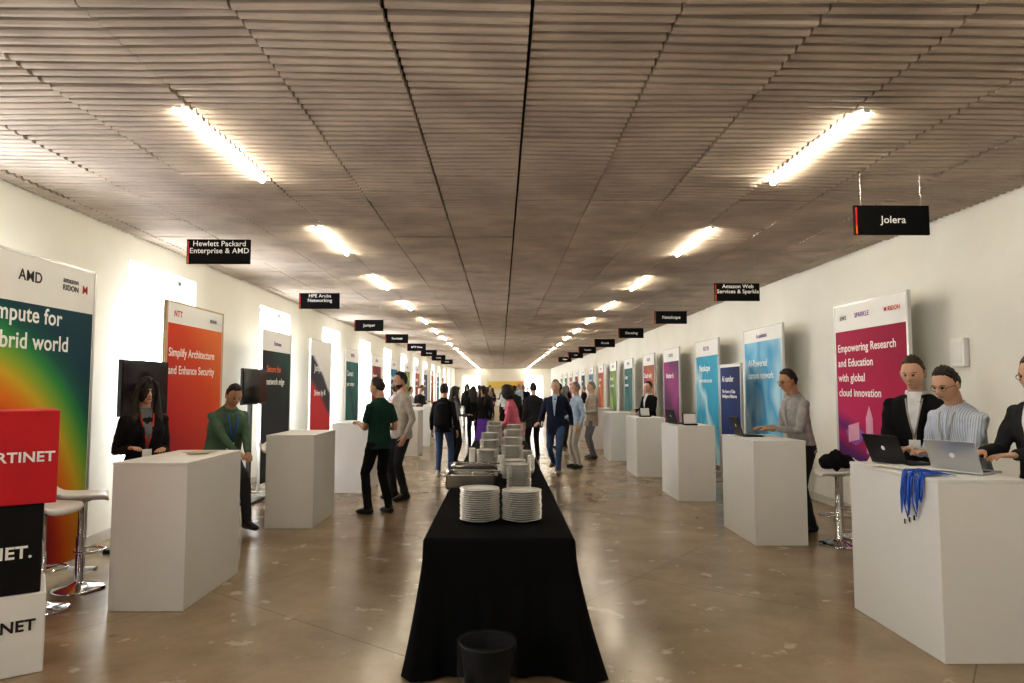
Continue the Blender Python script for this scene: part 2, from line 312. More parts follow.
for i in range(10):
    y=18.6+i*3.1; a,b2=cols[(i*3+4)%7]; w1,w2=words[(i*2+3)%7]
    poster('exhibition_poster','R',4.2,y,y+1.4,2.55,art('artwork_r%d'%i,[(0,a),(.35,b2),(.5,a),(.8,b2),(1,a)],kx=.4,ky=.6,namp=.5),[(w1,.19,-.6,1.95,TXTW,'LEFT'),(w2,.15,-.6,1.7,TXTW,'LEFT')],hdrtexts=[('RIDON',.12,0,2.4,TXTP)])
e=empty('electrical_box',(XR-.03,6.62,1.95)); box('cover',(.06,.2,.28),(0,0,0),FRM,e,bevel=.01); box('door_seam',(.004,.15,.2),(-.031,0,0),WHITE,e,bevel=.001)
def tv(x,y,rz,w=.95,h=.56,z=1.55):
    e=empty('television_on_stand',(x,y,0),rz)
    box('bezel',(w,.04,h),(0,0,z),BLACKP,e,bevel=.006); box('screen',(w-.03,.006,h-.03),(0,-.021,z),SCREEN,e)
    V=[];F=[]; addbox(V,F,(0,.05,z/2),(.06,.05,z)); addbox(V,F,(0,.05,.02),(.5,.3,.04)); mobj('stand',V,F,BLACKP,e)
tv(-3.62,7.0,math.radians(86),.8,.55,1.6); tv(-3.5,9.75,math.radians(88),.85,.5,1.62)
# ---------------------------------------------------------------- stools
def stool(x,y,rz,seat=M('stool_seat_white',(.78,.77,.75),rough=.35,var=.02),h=.74):
    e=empty('bar_stool',(x,y,0),rz)
    V=[];F=[]; lathe(V,F,[(0,0),(.19,0),(.195,.008),(.18,.018),(.08,.035),(.035,.06),(.03,.07),(.03,h*.55),(.022,h*.56),(.022,h-.05),(.07,h-.045),(.07,h-.038),(0,h-.036)]); mobj('pedestal',V,F,CHROME,e,True)
    V=[];F=[]; ps=[(.11*math.sin(a),.07-.11*math.cos(a),.3) for a in [i*2*math.pi/20 for i in range(21)]]
    tube(V,F,ps,.009,side=(0,0,1),n=8); mobj('footrest',V,F,CHROME,e,True)
    prof=[(.19,h-.03),(.17,h+.0),(.05,h-.005),(-.1,h),(-.16,h+.02),(-.19,h+.06),(-.205,h+.12)]
    V=[];F=[]; nx=9
    for s,off in((0,0),(1,.035)):
        for py,pz in prof:
            for i in range(nx):
                u=-1+2*i/(nx-1); V.append((u*.19*(1-.08*abs(u)),py+(-off*.6 if pz>h+.05 else 0),pz+.03*abs(u)**3-(off if pz<=h+.05 else off*.3)))
    m=len(prof)
    for s in(0,1):
        for j in range(m-1):
            for i in range(nx-1):
                q=s*m*nx+j*nx+i; F.append((q,q+1,q+nx+1,q+nx))
    for j in range(m-1):
        for i in(0,nx-1):
            q=j*nx+i; F.append((q,q+nx,q+nx+m*nx,q+m*nx))
    for j in(0,m-1):
        for i in range(nx-1):
            q=j*nx+i; F.append((q,q+1,q+1+m*nx,q+m*nx))
    o=mobj('seat',V,F,seat,e,True); s=o.modifiers.new('s','SUBSURF'); s.levels=1; s.render_levels=1
stool(-3.37,5.62,math.radians(-60)); stool(-3.33,5.10,math.radians(-100)); stool(3.46,7.05,math.radians(80)); stool(3.84,7.40,math.radians(80)); stool(-3.2,7.95,math.radians(-140),h=.70); stool(-3.0,9.35,math.radians(-90))
# ---------------------------------------------------------------- stacked promo cubes
RED=M('promo_red',(.55,.01,.022),rough=.5,var=.05); BLK=M('promo_black',(.010,.010,.011),rough=.7,var=.08,spec=.2)
def cube(x,y,z,s,m,rz,text,zrel=0,size=.12):
    e=empty('branded_box',(x,y,z),rz); box('carton',s,(0,0,s[2]/2),m,e,bevel=.008)
    V=[];F=[]; addbox(V,F,(0,-s[1]/2-.001,s[2]*.985),(s[0]*.98,.002,.004)); addbox(V,F,(0,0,s[2]+.0005),(.01,s[1]*.9,.002)); mobj('seams',V,F,m,e)
    for i,(t,tm_,px) in enumerate(text): txt('print_%d'%i,t,size,(px,-s[1]/2-.003,s[2]/2+zrel),tm_,e,'RIGHT',bold=.018)
cube(-2.96,4.07,0,(.56,.5,.44),WHITE,math.radians(34),[('TINET',TXTK,.235),('FOR',TXTR,.01)],.05,.085)
cube(-2.985,4.08,.44,(.54,.48,.50),BLK,math.radians(33),[('FORTINET.',TXTW,.225)],-.02,.095)
cube(-2.95,4.09,.94,(.57,.5,.53),RED,math.radians(35),[('FORTINET',TXTW,.268)],.0,.08)
# ---------------------------------------------------------------- buffet table
TX0,TX1,TY0,TY1,TZ=-.43,.41,3.93,11.1,.75
CL=M('tablecloth_black',(.008,.008,.009),rough=.95,bump=.2,bscale=5,spec=.08,var=.1)
e=empty('buffet_table',((TX0+TX1)/2,TY0,0)); W=(TX1-TX0)/2; L=TY1-TY0
per=[]
def seg(a,b3,nrm,n):
    Ls=(Vector(b3)-Vector(a)).length
    for i in range(n):
        t=i/n; p=Vector(a).lerp(Vector(b3),t); d=min(t,1-t)*Ls; c=math.exp(-(d/.09)**2)
        per.append((p.x,p.y,nrm[0],nrm[1],c,t))
seg((-W,L),(-W,0),(-1,0),260); seg((-W,0),(W,0),(0,-1),60); seg((W,0),(W,L),(1,0),260); seg((W,L),(-W,L),(0,1),40)
N=len(per); V=[];F=[]; rows=12
for r in range(rows+1):
    t=r/rows
    for i,(px,py,nx_,ny_,c,tt) in enumerate(per):
        cx=1 if px>0 else -1; cyy=-1 if py<L/2 else 1
        dx=nx_*(1-c*.5)+cx*c*.5; dy=ny_*(1-c*.5)+cyy*c*.5
        f=.5+.5*math.sin(i*.42+1.7*math.sin(i*.11)); f2=math.sin(i*.9+2)
        front=abs(ny_)>.5
        out=.004+t*.02+t**1.3*(.040*f+.008*f2)*(.8 if front else 1)+c*t**1.5*(.06 if px<0 else .11)
        z=TZ+.004-t*(TZ-.006) if r>0 else TZ+.004
        if r==0: out=0
        if r==1: z=TZ-.015; out=.012
        V.append((px+dx*out,py+dy*out,max(z,.004)))
for r in range(rows):
    for i in range(N):
        F.append((r*N+i,r*N+(i+1)%N,(r+1)*N+(i+1)%N,(r+1)*N+i))
F.append(tuple(range(N)))
mobj('tablecloth',V,F,CL,e,True).data.polygons[-1].use_smooth=False
V=[];F=[]; addbox(V,F,(0,L/2,TZ-.02),(2*W-.01,L-.01,.03))
for yy in[.15,2.3,2.5,4.6,4.8,L-.15]:
    for s in(-1,1): tube(V,F,[(s*(W-.06),yy,0),(s*(W-.06),yy,TZ-.03)],.016,n=8)
mobj('table_frame',V,F,BLACKP,e)
TT=TZ+.006
def plates(x,y,n,r=.135):
    e=empty('plate_stack',(x,y,TT)); V=[];F=[]
    for i in range(n):
        z=i*.0135; ox=random.uniform(-.004,.004); oy=random.uniform(-.004,.004)
        lathe(V,F,[(0,z),(r*.56,z),(r*.62,z+.004),(r*.97,z+.0165),(r,z+.0185),(r*.985,z+.0205),(r*.62,z+.0105),(r*.56,z+.007),(0,z+.006)],(ox,oy,0),n=40)
    mobj('plates',V,F,CERAM,e,True)
plates(-.135,4.42,15,.128); plates(.135,4.43,14,.128); plates(.15,5.8,15,.105); plates(.12,6.4,13,.115); plates(-.14,7.3,14,.12); plates(.12,7.3,17,.12)
plates(-.13,8.1,17,.12); plates(.13,8.15,19,.12); plates(-.14,9.0,19,.12); plates(.16,9.2,21,.12); plates(-.10,9.9,22,.12); plates(.2,10.2,22,.12); plates(-.1,10.6,24,.12); plates(.26,7.75,10,.1)
STEEL=M('stainless_steel',(.55,.54,.52),rough=.22,metal=1,var=.03)
def tray(x,y,w=.5,l=.34,h=.1,lift=.08,rz=0):
    e=empty('chafing_dish',(x,y,TT),rz); V=[];F=[]
    for s in(-1,1): addbox(V,F,(s*(w/2-.004),0,lift+h/2),(.008,l,h)); addbox(V,F,(0,s*(l/2-.004),lift+h/2),(w,.008,h)); addbox(V,F,(s*(w/2+.008),0,lift+h),(.03,l+.04,.006)); addbox(V,F,(0,s*(l/2+.008),lift+h),(w,.03,.006))
    addbox(V,F,(0,0,lift+.004),(w,l,.008)); mobj('pan',V,F,STEEL,e)
    V=[];F=[]
    for sx in(-1,1):
        for sy in(-1,1): tube(V,F,[(sx*(w/2-.02),sy*(l/2-.02),lift+.02),(sx*(w/2-.005),sy*(l/2-.01),0)],.007,n=8)
        tube(V,F,[(sx*(w/2-.012),-l/2+.015,lift*.4),(sx*(w/2-.012),l/2-.015,lift*.4)],.005,n=6)
    if lift>.03: lathe(V,F,[(0,.002),(.04,.002),(.042,.045),(.03,.05),(0,.05)],n=16)
    mobj('stand_legs',V,F,STEEL,e,True)
    V=[];F=[]
    for i in range(24):
        a=random.uniform(-.25,.25); R=Matrix.Rotation(a,3,'Z'); c=(random.uniform(-w*.25,w*.25),random.uniform(-l*.36,l*.36),lift+h-.005+random.uniform(-.02,.015))
        addbox(V,F,c,(.16,.009,.002),R); ellip(V,F,Vector(c)+R@Vector((.1,0,.0)),(.028,.014,.004),R,8,5)
    mobj('cutlery',V,F,STEEL,e,True)
    V=[];F=[]
    for s in(-1,1): tube(V,F,[(s*(w/2+.01),-.05,lift+h),(s*(w/2+.04),-.045,lift+h+.01),(s*(w/2+.04),.045,lift+h+.01),(s*(w/2+.01),.05,lift+h)],.005,n=6,side=(0,0,1))
    mobj('handles',V,F,STEEL,e,True)
tray(-.235,5.50,.38,.34,.10,.07); tray(-.235,6.2,.36,.3,.08,.08); tray(.1,8.65,.3,.25,.06,.05)
for cx,cy2_ in((.3,6.85),(-.32,7.65),(.0,6.85)):
    e=empty('cup_stack',(cx,cy2_,TT)); V=[];F=[]
    for i in range(5): lathe(V,F,[(0,i*.03),(.025,i*.03),(.038,i*.03+.06),(.036,i*.03+.06),(.02,i*.03+.006),(0,i*.03+.006)],n=16)
    mobj('cups',V,F,CERAM,e,True)
# bin with bag
e=empty('waste_bin',(-.07,3.64,0)); V=[];F=[]; lathe(V,F,[(0,0),(.105,0),(.142,.28),(.148,.285),(.140,.29),(.10,.012),(0,.012)],n=36); mobj('bucket',V,F,M('bin_black_matte',(.006,.006,.007),rough=.6,spec=.2,var=.05),e,True)
BAG=M('bin_bag_translucent',(.06,.065,.07),rough=.2,alpha=.22,bump=1.0,bscale=22,spec=.4)
V=[];F=[]; n=60
prof=[(.155,.13),(.150,.19),(.154,.24),(.152,.27),(.155,.298),(.144,.303),(.134,.28),(.11,.2),(.07,.08)]
for j,(r,z) in enumerate(prof):
    for k in range(n):
        a=2*math.pi*k/n; rr_=r+.006*math.sin(k*2.3+j)+.004*math.sin(k*.9+j*2); zz=z+(.035*math.sin(k*.5)+.02*math.sin(k*1.3) if j==0 else .004*math.sin(k*1.7))
        V.append((rr_*math.cos(a),rr_*math.sin(a),zz))
for j in range(len(prof)-1):
    for k in range(n): F.append((j*n+k,j*n+(k+1)%n,(j+1)*n+(k+1)%n,(j+1)*n+k))
mobj('bag',V,F,BAG,e,True)
# ---------------------------------------------------------------- laptops etc
SILV=M('laptop_silver',(.55,.56,.57),rough=.35,metal=.8,var=.02); DARKL=M('laptop_dark',(.03,.03,.035),rough=.4,metal=.5,var=.03)
def laptop(x,y,z,rz,body,op=105,screen=SCREEN):
    e=empty('laptop',(x,y,z),rz)
    box('base',(.31,.22,.014),(0,0,.008),body,e,bevel=.004)
    V=[];F=[]
    for i in range(12):
        for j in range(4): addbox(V,F,(-.132+i*.024,.07-j*.022,.0158),(.02,.018,.002))
    mobj('keys',V,F,BLACKP,e)
    l=empty('lid_hinge',(0,.108,.014)); l.parent=e; l.rotation_euler=(math.radians(-(op-90)),0,0)
    box('lid',(.31,.008,.21),(0,0,.105),body,l,bevel=.003); box('display',(.29,.001,.19),(0,-.005,.107),screen,l)
    V=[];F=[]; ellip(V,F,(0,.0045,.11),(.016,.001,.018),None,16,8); mobj('lid_emblem',V,F,TXTW,l,True)
PT=1.062
laptop(3.0,4.40,PT,math.radians(118),SILV,114); laptop(2.87,4.90,PT,math.radians(106),DARKL,114)
laptop(2.80,7.72,PT,math.radians(88),DARKL,108)
laptop(2.7,10.35,PT,math.radians(100),DARKL)
BLUE=M('lanyard_blue',(.01,.10,.55),rough=.6,var=.1)
e=empty('blue_lanyards',(2.58,4.28,PT)); V=[];F=[]
for i in range(16):
    a=random.uniform(-.11,.11); l=random.uniform(.12,.27); b4=a+random.uniform(-.04,.04); o=random.uniform(.01,.035)
    tube(V,F,[(.18,a*.9+random.uniform(-.05,.05),.008),(.08,a,.012+random.uniform(0,.02)),(.0,a,.014+random.uniform(0,.01)),(-o,a,-.03),(-o-.004,(a+b4)/2,-l*.7),(-o,b4-.01,-l),(-o-.006,b4-.03,-l*.75),(-o,b4-.03,-.03),(.0,b4-.02,.014),(.12,b4,.012)],(.007,.0018),n=6,side=(0,1,0))
mobj('straps',V,F,BLUE,e,True)
V=[];F=[]
for i in range(3): addbox(V,F,(-.03,-.05+i*.05,-.26-.02*i),(.008,.016,.03))
mobj('clips',V,F,CHROME,e)
KR=M('kraft_paper',(.55,.47,.33),rough=.8,var=.05)
e=empty('paper_leaflets',(2.70,4.62,PT),.3)
for i in range(5): box('sheet_%d'%i,(.17,.24,.0015),(random.uniform(-.02,.02),random.uniform(-.03,.03),.001+i*.002),KR if i<3 else PAPER,e,rot=(0,0,random.uniform(-.3,.3)))
e=empty('paper_leaflets',(-2.5,5.75,PT))
for i in range(4): box('sheet_%d'%i,(.15,.2,.003),(random.uniform(-.02,.02),0,.002+i*.0032),KR,e,rot=(0,0,random.uniform(-.4,.4)))
for (x,y,rz) in((2.75,9.95,0),(2.7,12.8,.3)):
    e=empty('brochure_holder',(x,y,PT),rz); box('tray',(.2,.12,.02),(0,0,.011),BLACKP,e,bevel=.003); box('back',(.2,.01,.16),(0,.05,.09),BLACKP,e,rot=(-.2,0,0),bevel=.002); box('brochures',(.17,.03,.14),(0,.015,.09),PAPER,e,rot=(-.2,0,0))
# ---------------------------------------------------------------- people
tex=D.textures.new('folds','CLOUDS'); tex.noise_scale=.09
def gar(name,V,F,mat,parent,vox,sm=4,disp=.0):
    o=mobj(name,V,F,mat,parent,True)
    m=o.modifiers.new('fuse','REMESH'); m.mode='VOXEL'; m.voxel_size=vox; m.use_smooth_shade=True
    if sm: s=o.modifiers.new('sm','SMOOTH'); s.factor=.6; s.iterations=sm
    if disp: d=o.modifiers.new('fold','DISPLACE'); d.texture=tex; d.strength=disp; d.mid_level=.5
    return o
def ik(a,b,l1,l2,pole):
    a=Vector(a); b=Vector(b); d=b-a; L=d.length
    if L>l1+l2-.004: b=a+d*((l1+l2-.004)/L); d=b-a; L=d.length
    u=d.normalized(); x=(L*L+l1*l1-l2*l2)/(2*L); h=math.sqrt(max(0,l1*l1-x*x)); p=Vector(pole); p=p-p.dot(u)*u; p.normalize()
    return a+u*x+p*h,b
RM=[(-.10,.165,.118,0),(-.02,.168,.122,0),(.08,.156,.115,0),(.18,.152,.110,.005),(.30,.165,.118,.01),(.40,.174,.116,.003),(.45,.168,.102,-.005),(.485,.142,.086,-.010),(.515,.100,.070,-.012),(.54,.068,.060,-.012),(.56,.058,.056,-.008)]
RF=[(-.10,.168,.118,0),(-.02,.165,.118,0),(.08,.138,.102,0),(.16,.126,.095,.0),(.26,.138,.105,.01),(.34,.146,.125,.018),(.41,.146,.105,.005),(.455,.138,.088,-.005),(.495,.105,.07,-.012),(.53,.062,.055,-.012),(.56,.048,.048,-.008)]
SK={'a':skinm('fair',(.56,.34,.24)),'b':skinm('tan',(.42,.24,.15)),'c':skinm('brown',(.22,.11,.065))}
EYEW=M('eye_white',(.75,.73,.7),rough=.2,var=.01); EYED=M('eye_iris',(.03,.015,.01),rough=.1,var=.1); LIP=M('lips',(.42,.14,.12),rough=.45,var=.05)
HB=hairm('dark',(.020,.014,.011)); HG=hairm('grey',(.22,.21,.20)); HBR=hairm('brown',(.06,.034,.02))
SHOE=M('shoe_black_leather',(.015,.014,.014),rough=.35,var=.1); SHB=M('shoe_brown',(.12,.06,.03),rough=.45,var=.1); SHW=M('shoe_white',(.6,.6,.58),rough=.5,var=.05)
def person(name,x,y,heading,H=1.75,fem=False,lean=0,pz=.93,wr=None,wl=None,ar=None,al=None,hy=0,hp=0,top=None,bot=None,skin='a',hair=HB,hs='short',sleeve='long',jacket=False,inner=None,glasses=False,beard=False,lanyard=None,shoe=SHOE,skirt=False,det=2,curl=.35,backpack=None,girth=1.0,shrug=0):
    s=H/1.75; E=empty(name,(x,y,0),math.radians(heading),s)
    vox={2:.011,1:.016,0:.022}[det]
    ex=.014 if jacket else .004
    U=Vector((0,math.sin(lean),math.cos(lean))); FW=Vector((0,math.cos(lean),-math.sin(lean))); X=Vector((1,0,0)); P=Vector((0,0,pz))
    T=lambda a,b,c: P+X*a+FW*b+U*c
    RG=RF if fem else RM
    def ring(z):
        for i in range(len(RG)-1):
            if z<=RG[i+1][0]:
                t=max(0,(z-RG[i][0])/(RG[i+1][0]-RG[i][0])); return [RG[i][k]*(1-t)+RG[i+1][k]*t for k in(1,2,3)]
        return RG[-1][1:]
    def g(z): return girth if z<.3 else 1+(girth-1)*max(0,(.5-z)/.2)
    def surf(xl,z,off=.004):
        a,b,yo=ring(z); a=a*g(z)+ex; b=b*g(z)+ex
        return T(xl,yo+b*math.sqrt(max(.05,1-(xl/a)**2))+off,z)
    skn=SK[skin]
    V=[];F=[]
    zl=-.19 if jacket else (-.10 if not skirt else -.02)
    ztop_=.545 if not(jacket and inner) else .52
    rr=[(zl,RG[0][1]*(1.02),RG[0][2]*1.02,0)] + [q for q in RG if q[0]>zl+.03 and q[0]<=ztop_]
    tube(V,F,[T(0,q[3],q[0]) for q in rr],[(q[1]*g(q[0])+ex,q[2]*g(q[0])+ex) for q in rr],n=24)
    sw=.150 if fem else .174
    arms=[]
    for sg,w in((1,wr),(-1,wl)):
        sh=T(sg*sw,-.006,.435+shrug)
        w=Vector(w) if w is not None else Vector((sg*(sw+.075),.05,pz-.07))
        el,wrs=ik(sh,w,.285,.25,Vector((sg*.30,-.7,-.9)))
        k=.86 if fem else .97
        e2=ex*.5
        if sleeve=='long':
            m1=sh.lerp(el,.5); m2=el.lerp(wrs,.45)
            tube(V,F,[T(sg*(sw-.08),-.005,.43),sh,m1,el,m2,el.lerp(wrs,.97)],[(.05*k+e2,.045*k+e2),(.052*k+e2,.052*k+e2),(.049*k+e2,.049*k+e2),(.043*k+e2,.043*k+e2),(.039*k+e2,.039*k+e2),(.032*k+e2,.030*k+e2)],side=(0,1,.2),n=14)
        else:
            m1=sh.lerp(el,.35); m2=sh.lerp(el,.72)
            tube(V,F,[T(sg*(sw-.08),-.005,.43),sh,m1,m2],[(.05*k,.045*k),(.055*k,.055*k),(.057*k,.057*k),(.057*k,.057*k)],side=(0,1,.2),n=14)
        ellip(V,F,sh,(.052*k+e2,.055*k+e2,.052*k+e2),nu=12,nv=8)
        arms.append((sg,sh,el,wrs,k))
    gar('jacket' if jacket else 'shirt',V,F,top,E,vox,4 if det==2 else 3,.020 if det==2 else .008)
    for sg,sh,el,wrs,k in arms:
        nm='right' if sg>0 else 'left'
        V=[];F=[]
        fd=(wrs-el).normalized()
        if sleeve!='long':
            tube(V,F,[sh.lerp(el,.5),el.lerp(sh,.1),el,el.lerp(wrs,.3),el.lerp(wrs,.8),wrs],[.044*k,.039*k,.038*k,.04*k,.029*k,(.029*k,.023*k)],side=(sg*-.5,0,.8),n=12)
        hanging=fd.z<-.75
        if not hanging: 
            fd=Vector((fd.x,fd.y,fd.z*.35)).normalized()
        nrm=Vector((-sg,0,0)) if hanging else Vector((0,0,-1)); th=Vector((0,1,0)) if hanging else Vector((-sg,0,.15))
        nrm=(nrm-nrm.dot(fd)*fd).normalized(); th=(th-th.dot(fd)*fd); th=(th-th.dot(nrm)*nrm).normalized()
        hk=.92*k+.06
        tube(V,F,[wrs-fd*.03,wrs,wrs+fd*.03*hk,wrs+fd*.065*hk,wrs+fd*.092*hk],[(.028*k,.022*k),(.028*k,.02*k),(.036*hk,.017*hk),(.041*hk,.015*hk),(.036*hk,.011*hk)],side=th,n=12)
        for fi,(off,ln) in enumerate(((.029,.072),(.010,.082),(-.009,.076),(-.027,.058))):
            p=wrs+fd*.080*hk+th*off*hk; pts=[p]; ang=curl*.4; dd=(fd+th*off*2.2).normalized()
            for sgm in(.45,.30,.25):
                v=(dd*math.cos(ang)+nrm*math.sin(ang)); p=p+v*ln*sgm*hk*1.15; pts.append(p); ang+=curl*1.1
            tube(V,F,pts,[.0092*hk,.0085*hk,.0078*hk,.0062*hk],side=th,n=8)
        p=wrs+fd*.022*hk+th*.024*hk; v=(fd*.72+th*.65+nrm*.25).normalized(); v2=(fd*.9+th*.3+nrm*.35).normalized()
        tube(V,F,[p,p+v*.035*hk,p+v*.035*hk+v2*.03*hk,p+v*.035*hk+v2*.055*hk],[.013*hk,.0105*hk,.0095*hk,.007*hk],side=nrm,n=8)
        if det==2: gar('hand_'+nm,V,F,skn,E,.0042,1)
        else: mobj('hand_'+nm,V,F,skn,E,True)
    V=[];F=[]; legs=[]
    hz=-.03
    for sg,a in((1,ar),(-1,al)):
        hp_=T(sg*.088,0,hz); a=Vector(a) if a is not None else Vector((sg*.10,-.02,.085))
        kn,an=ik(hp_,a,.42,.425,Vector((sg*.12,1,0.02)))
        legs.append((sg,kn,an))
        if skirt: continue
        tube(V,F,[hp_+Vector((0,0,.03)),hp_,hp_.lerp(kn,.4),kn,kn.lerp(an,.35),kn.lerp(an,.75),an+Vector((0,0,-.02))],[(.08,.09),(.089,.1),(.078,.086),(.06,.064),(.058,.062),(.05,.054),(.052,.058)],n=16)
    if skirt:
        tube(V,F,[T(0,0,.06),T(0,0,-.06),(0,0,pz-.3),(0,0,pz-.55),(0,.0,pz-.68)],[(.13,.1),(.17,.125),(.2,.16),(.24,.2),(.26,.22)],n=24)
        V2=[];F2=[]
        for sg,kn,an in legs: tube(V2,F2,[kn,kn.lerp(an,.35),an+Vector((0,0,-.03))],[.048,.05,.034],n=12)
        gar('legs',V2,F2,skn,E,vox)
    else:
        tube(V,F,[T(0,0,.07),T(0,0,0),T(0,0,-.06),T(0,0,-.1)],[(.148*girth,.108*girth),(.163*girth,.116*girth),(.155,.115),(.10,.10)],n=24)
    gar('skirt' if skirt else 'trousers',V,F,bot,E,vox,4,.018 if det==2 else .008)
    for sg,kn,an in legs:
        V=[];F=[]; z0=an.z-.085; fx=sg*.16; d=Vector((fx,1,0)).normalized(); c=Vector((an.x,an.y,z0))
        tube(V,F,[c-d*.075+Vector((0,0,.035)),c-d*.06+Vector((0,0,.043)),c+Vector((0,0,.052)),c+d*.06+Vector((0,0,.045)),c+d*.13+Vector((0,0,.034)),c+d*.175+Vector((0,0,.028)),c+d*.19+Vector((0,0,.024))],[(.012,.015),(.033,.04),(.038,.052),(.042,.044),(.046,.034),(.034,.026),(.01,.012)],n=14)
        tube(V,F,[c+Vector((0,-.01,.05)),c+Vector((0,-.012,.115))],[(.036,.042),(.036,.04)],n=12)
        for q in range(len(V)): V[q].z=max(V[q].z,z0+.002)
        mobj('shoe_'+('right' if sg>0 else 'left'),V,F,shoe,E,True)
    piv=T(0,-.002,.585); HM=Matrix.Rotation(hy,3,'Z')@Matrix.Rotation(-(hp+lean*.5),3,'X')
    hc=piv+HM@Vector((0,.022,.105))
    V=[];F=[]; nr=.047 if fem else .057
    tube(V,F,[T(0,-.01,.48),T(0,-.006,.54),piv+HM@Vector((0,0,.03)),piv+HM@Vector((0,.01,.07))],[(nr*1.2,nr*1.15),(nr,nr),(nr*.97,nr*1.02),(nr*.9,nr)],n=18)
    k=.97 if fem else 1.03
    def hf(d,p):
        x_,y_,z_=p; 
        if d.z<0:
            x_*=1-.30*abs(d.z)**1.6
            if d.y<0: y_*=1-.38*min(1,abs(d.z)*1.2)
            if d.z<-.6 and d.y>0: y_+= .012*min(1,(-d.z-.6)*3)
        if d.y>0:
            y_*=.95
            G=lambda cx,cz,sx,sz: math.exp(-((x_-cx)/sx)**2-((z_-cz)/sz)**2)
            y_+= .022*G(0,-.026,.011,.013)+.013*G(0,-.008,.008,.02)+.005*G(0,.028,.035,.009)
            y_-= .012*(G(.031,.004,.016,.011)+G(-.031,.004,.016,.011))
            y_+= .006*G(0,-.060,.022,.010)+.003*G(0,-.092,.02,.014)-.003*G(0,-.075,.018,.006)
            y_+= .003*(G(.045,-.025,.02,.02)+G(-.045,-.025,.02,.02))
        return Vector((x_,y_,z_))
    nu,nv={2:(64,52),1:(36,30),0:(24,20)}[det]
    ellip(V,F,hc,(.074*k,.095*k,.117*k),HM,nu,nv,hf)
    for sg in(-1,1): ellip(V,F,hc+HM@Vector((sg*.078*k,-.008,-.006)),(.010,.018,.031),HM@Matrix.Rotation(sg*-.3,3,'Z'),12,8)
    mobj('head',V,F,skn,E,True)
    if det>=1:
        V=[];F=[];V2=[];F2=[];V3=[];F3=[];V4=[];F4=[]
        dk_=.003 if not fem else 0
        for sg in(-1,1):
            ellip(V,F,hc+HM@Vector((sg*.031,.0655+dk_,.004)),(.0125,.011,.0058),HM,12,8)
            ellip(V2,F2,hc+HM@Vector((sg*.031,.0735+dk_,.004)),(.0055,.004,.0052),HM,10,6)
            tube(V3,F3,[hc+HM@Vector((sg*.014,.087+dk_,.023)),hc+HM@Vector((sg*.032,.082+dk_,.028)),hc+HM@Vector((sg*.05,.067+dk_,.023))],[.002,.003,.0015],side=(0,1,0),n=6)
        ellip(V4,F4,hc+HM@Vector((0,.083+dk_,-.060)),(.020,.006,.0055),HM,14,8)
        mobj('eyes',V,F,EYEW,E,True); mobj('irises',V2,F2,EYED,E,True); mobj('eyebrows',V3,F3,hair if hair is not HG else HBR,E,True); mobj('mouth',V4,F4,LIP if fem else M('lips_male',(.38,.18,.13),rough=.5,var=.05),E,True)
    if hs!='bald':
        V=[];F=[]
        pts=[(-1.01,-.62),(-.6,-.52),(-.25,-.26),(-.02,-.12),(.10,-.05),(.20,.30),(.38,.58),(.7,.70),(1.01,.72)]
        if hs in('long','curly'): pts=[(-1.01,-1),(-.3,-.9),(0,-.6),(.22,.0),(.45,.40),(.75,.58),(1.01,.64)]
        def hairf(d,p):
            zt=pts[-1][1]
            for i in range(len(pts)-1):
                if d.y<=pts[i+1][0]:
                    t=(d.y-pts[i][0])/(pts[i+1][0]-pts[i][0]); zt=pts[i][1]*(1-t)+pts[i+1][1]*t; break
            nn=noise.noise(Vector(d)*(7 if hs!='curly' else 5)+Vector((x,y,0)))
            q=max(0,min(1,(d.z-zt+nn*.07)/.16)); q=q*q*(3-2*q)
            amp={'short':.010,'long':.004,'curly':.016}[hs]
            sc=.90+q*(.10+ (.0 if hs=='short' else .03)); p=p*sc+Vector(d)*(nn*amp*q)
            if hs=='short': p.z+=q*.010*max(0,d.z)
            if d.z<0 and d.y<0 and hs=='short': p.y*=1-.36*min(1,abs(d.z)*1.2)
            if d.z<0 and hs=='short': p.x*=1-.25*abs(d.z)**1.6
            return p
        th_={'short':.004,'long':.012,'curly':.035}[hs]
        ellip(V,F,hc+HM@Vector((0,-.005,.005)),(.074*k+th_,.095*k+th_+.002,.117*k+th_),HM,nu,nv,hairf)
        if hs=='long':
            tube(V,F,[hc+HM@Vector((0,-.07,.04)),hc+HM@Vector((0,-.085,-.06)),hc+HM@Vector((0,-.10,-.16)),hc+HM@Vector((0,-.115,-.30)),hc+HM@Vector((0,-.11,-.40))],[(.07,.03),(.082,.04),(.095,.035),(.1,.03),(.06,.015)],side=HM@Vector((1,0,0)),n=20)
            for sg in(-1,1): tube(V,F,[hc+HM@Vector((sg*.02,.06,.108)),hc+HM@Vector((sg*.06,.055,.07)),hc+HM@Vector((sg*.078,.025,.02)),hc+HM@Vector((sg*.086,.012,-.05)),hc+HM@Vector((sg*.092,.012,-.13)),hc+HM@Vector((sg*.10,.05,-.22)),hc+HM@Vector((sg*.095,.098,-.36))],[(.012,.014),(.018,.024),(.018,.032),(.022,.036),(.03,.038),(.034,.036),(.014,.016)],side=HM@Vector((1,0,0)),n=14)
        mobj('hair',V,F,hair,E,True)
    if beard:
        V=[];F=[]
        def bf(d,p):
            q=hf(d,p); on=(d.y>-.15 and d.z<-.38) and not(abs(p.x)<.02 and -.072<p.z<-.048)
            return q*(1.02 if on else .94)
        ellip(V,F,hc,(.075*k,.096*k,.118*k),HM,nu,nv,bf); mobj('beard',V,F,hair,E,True)
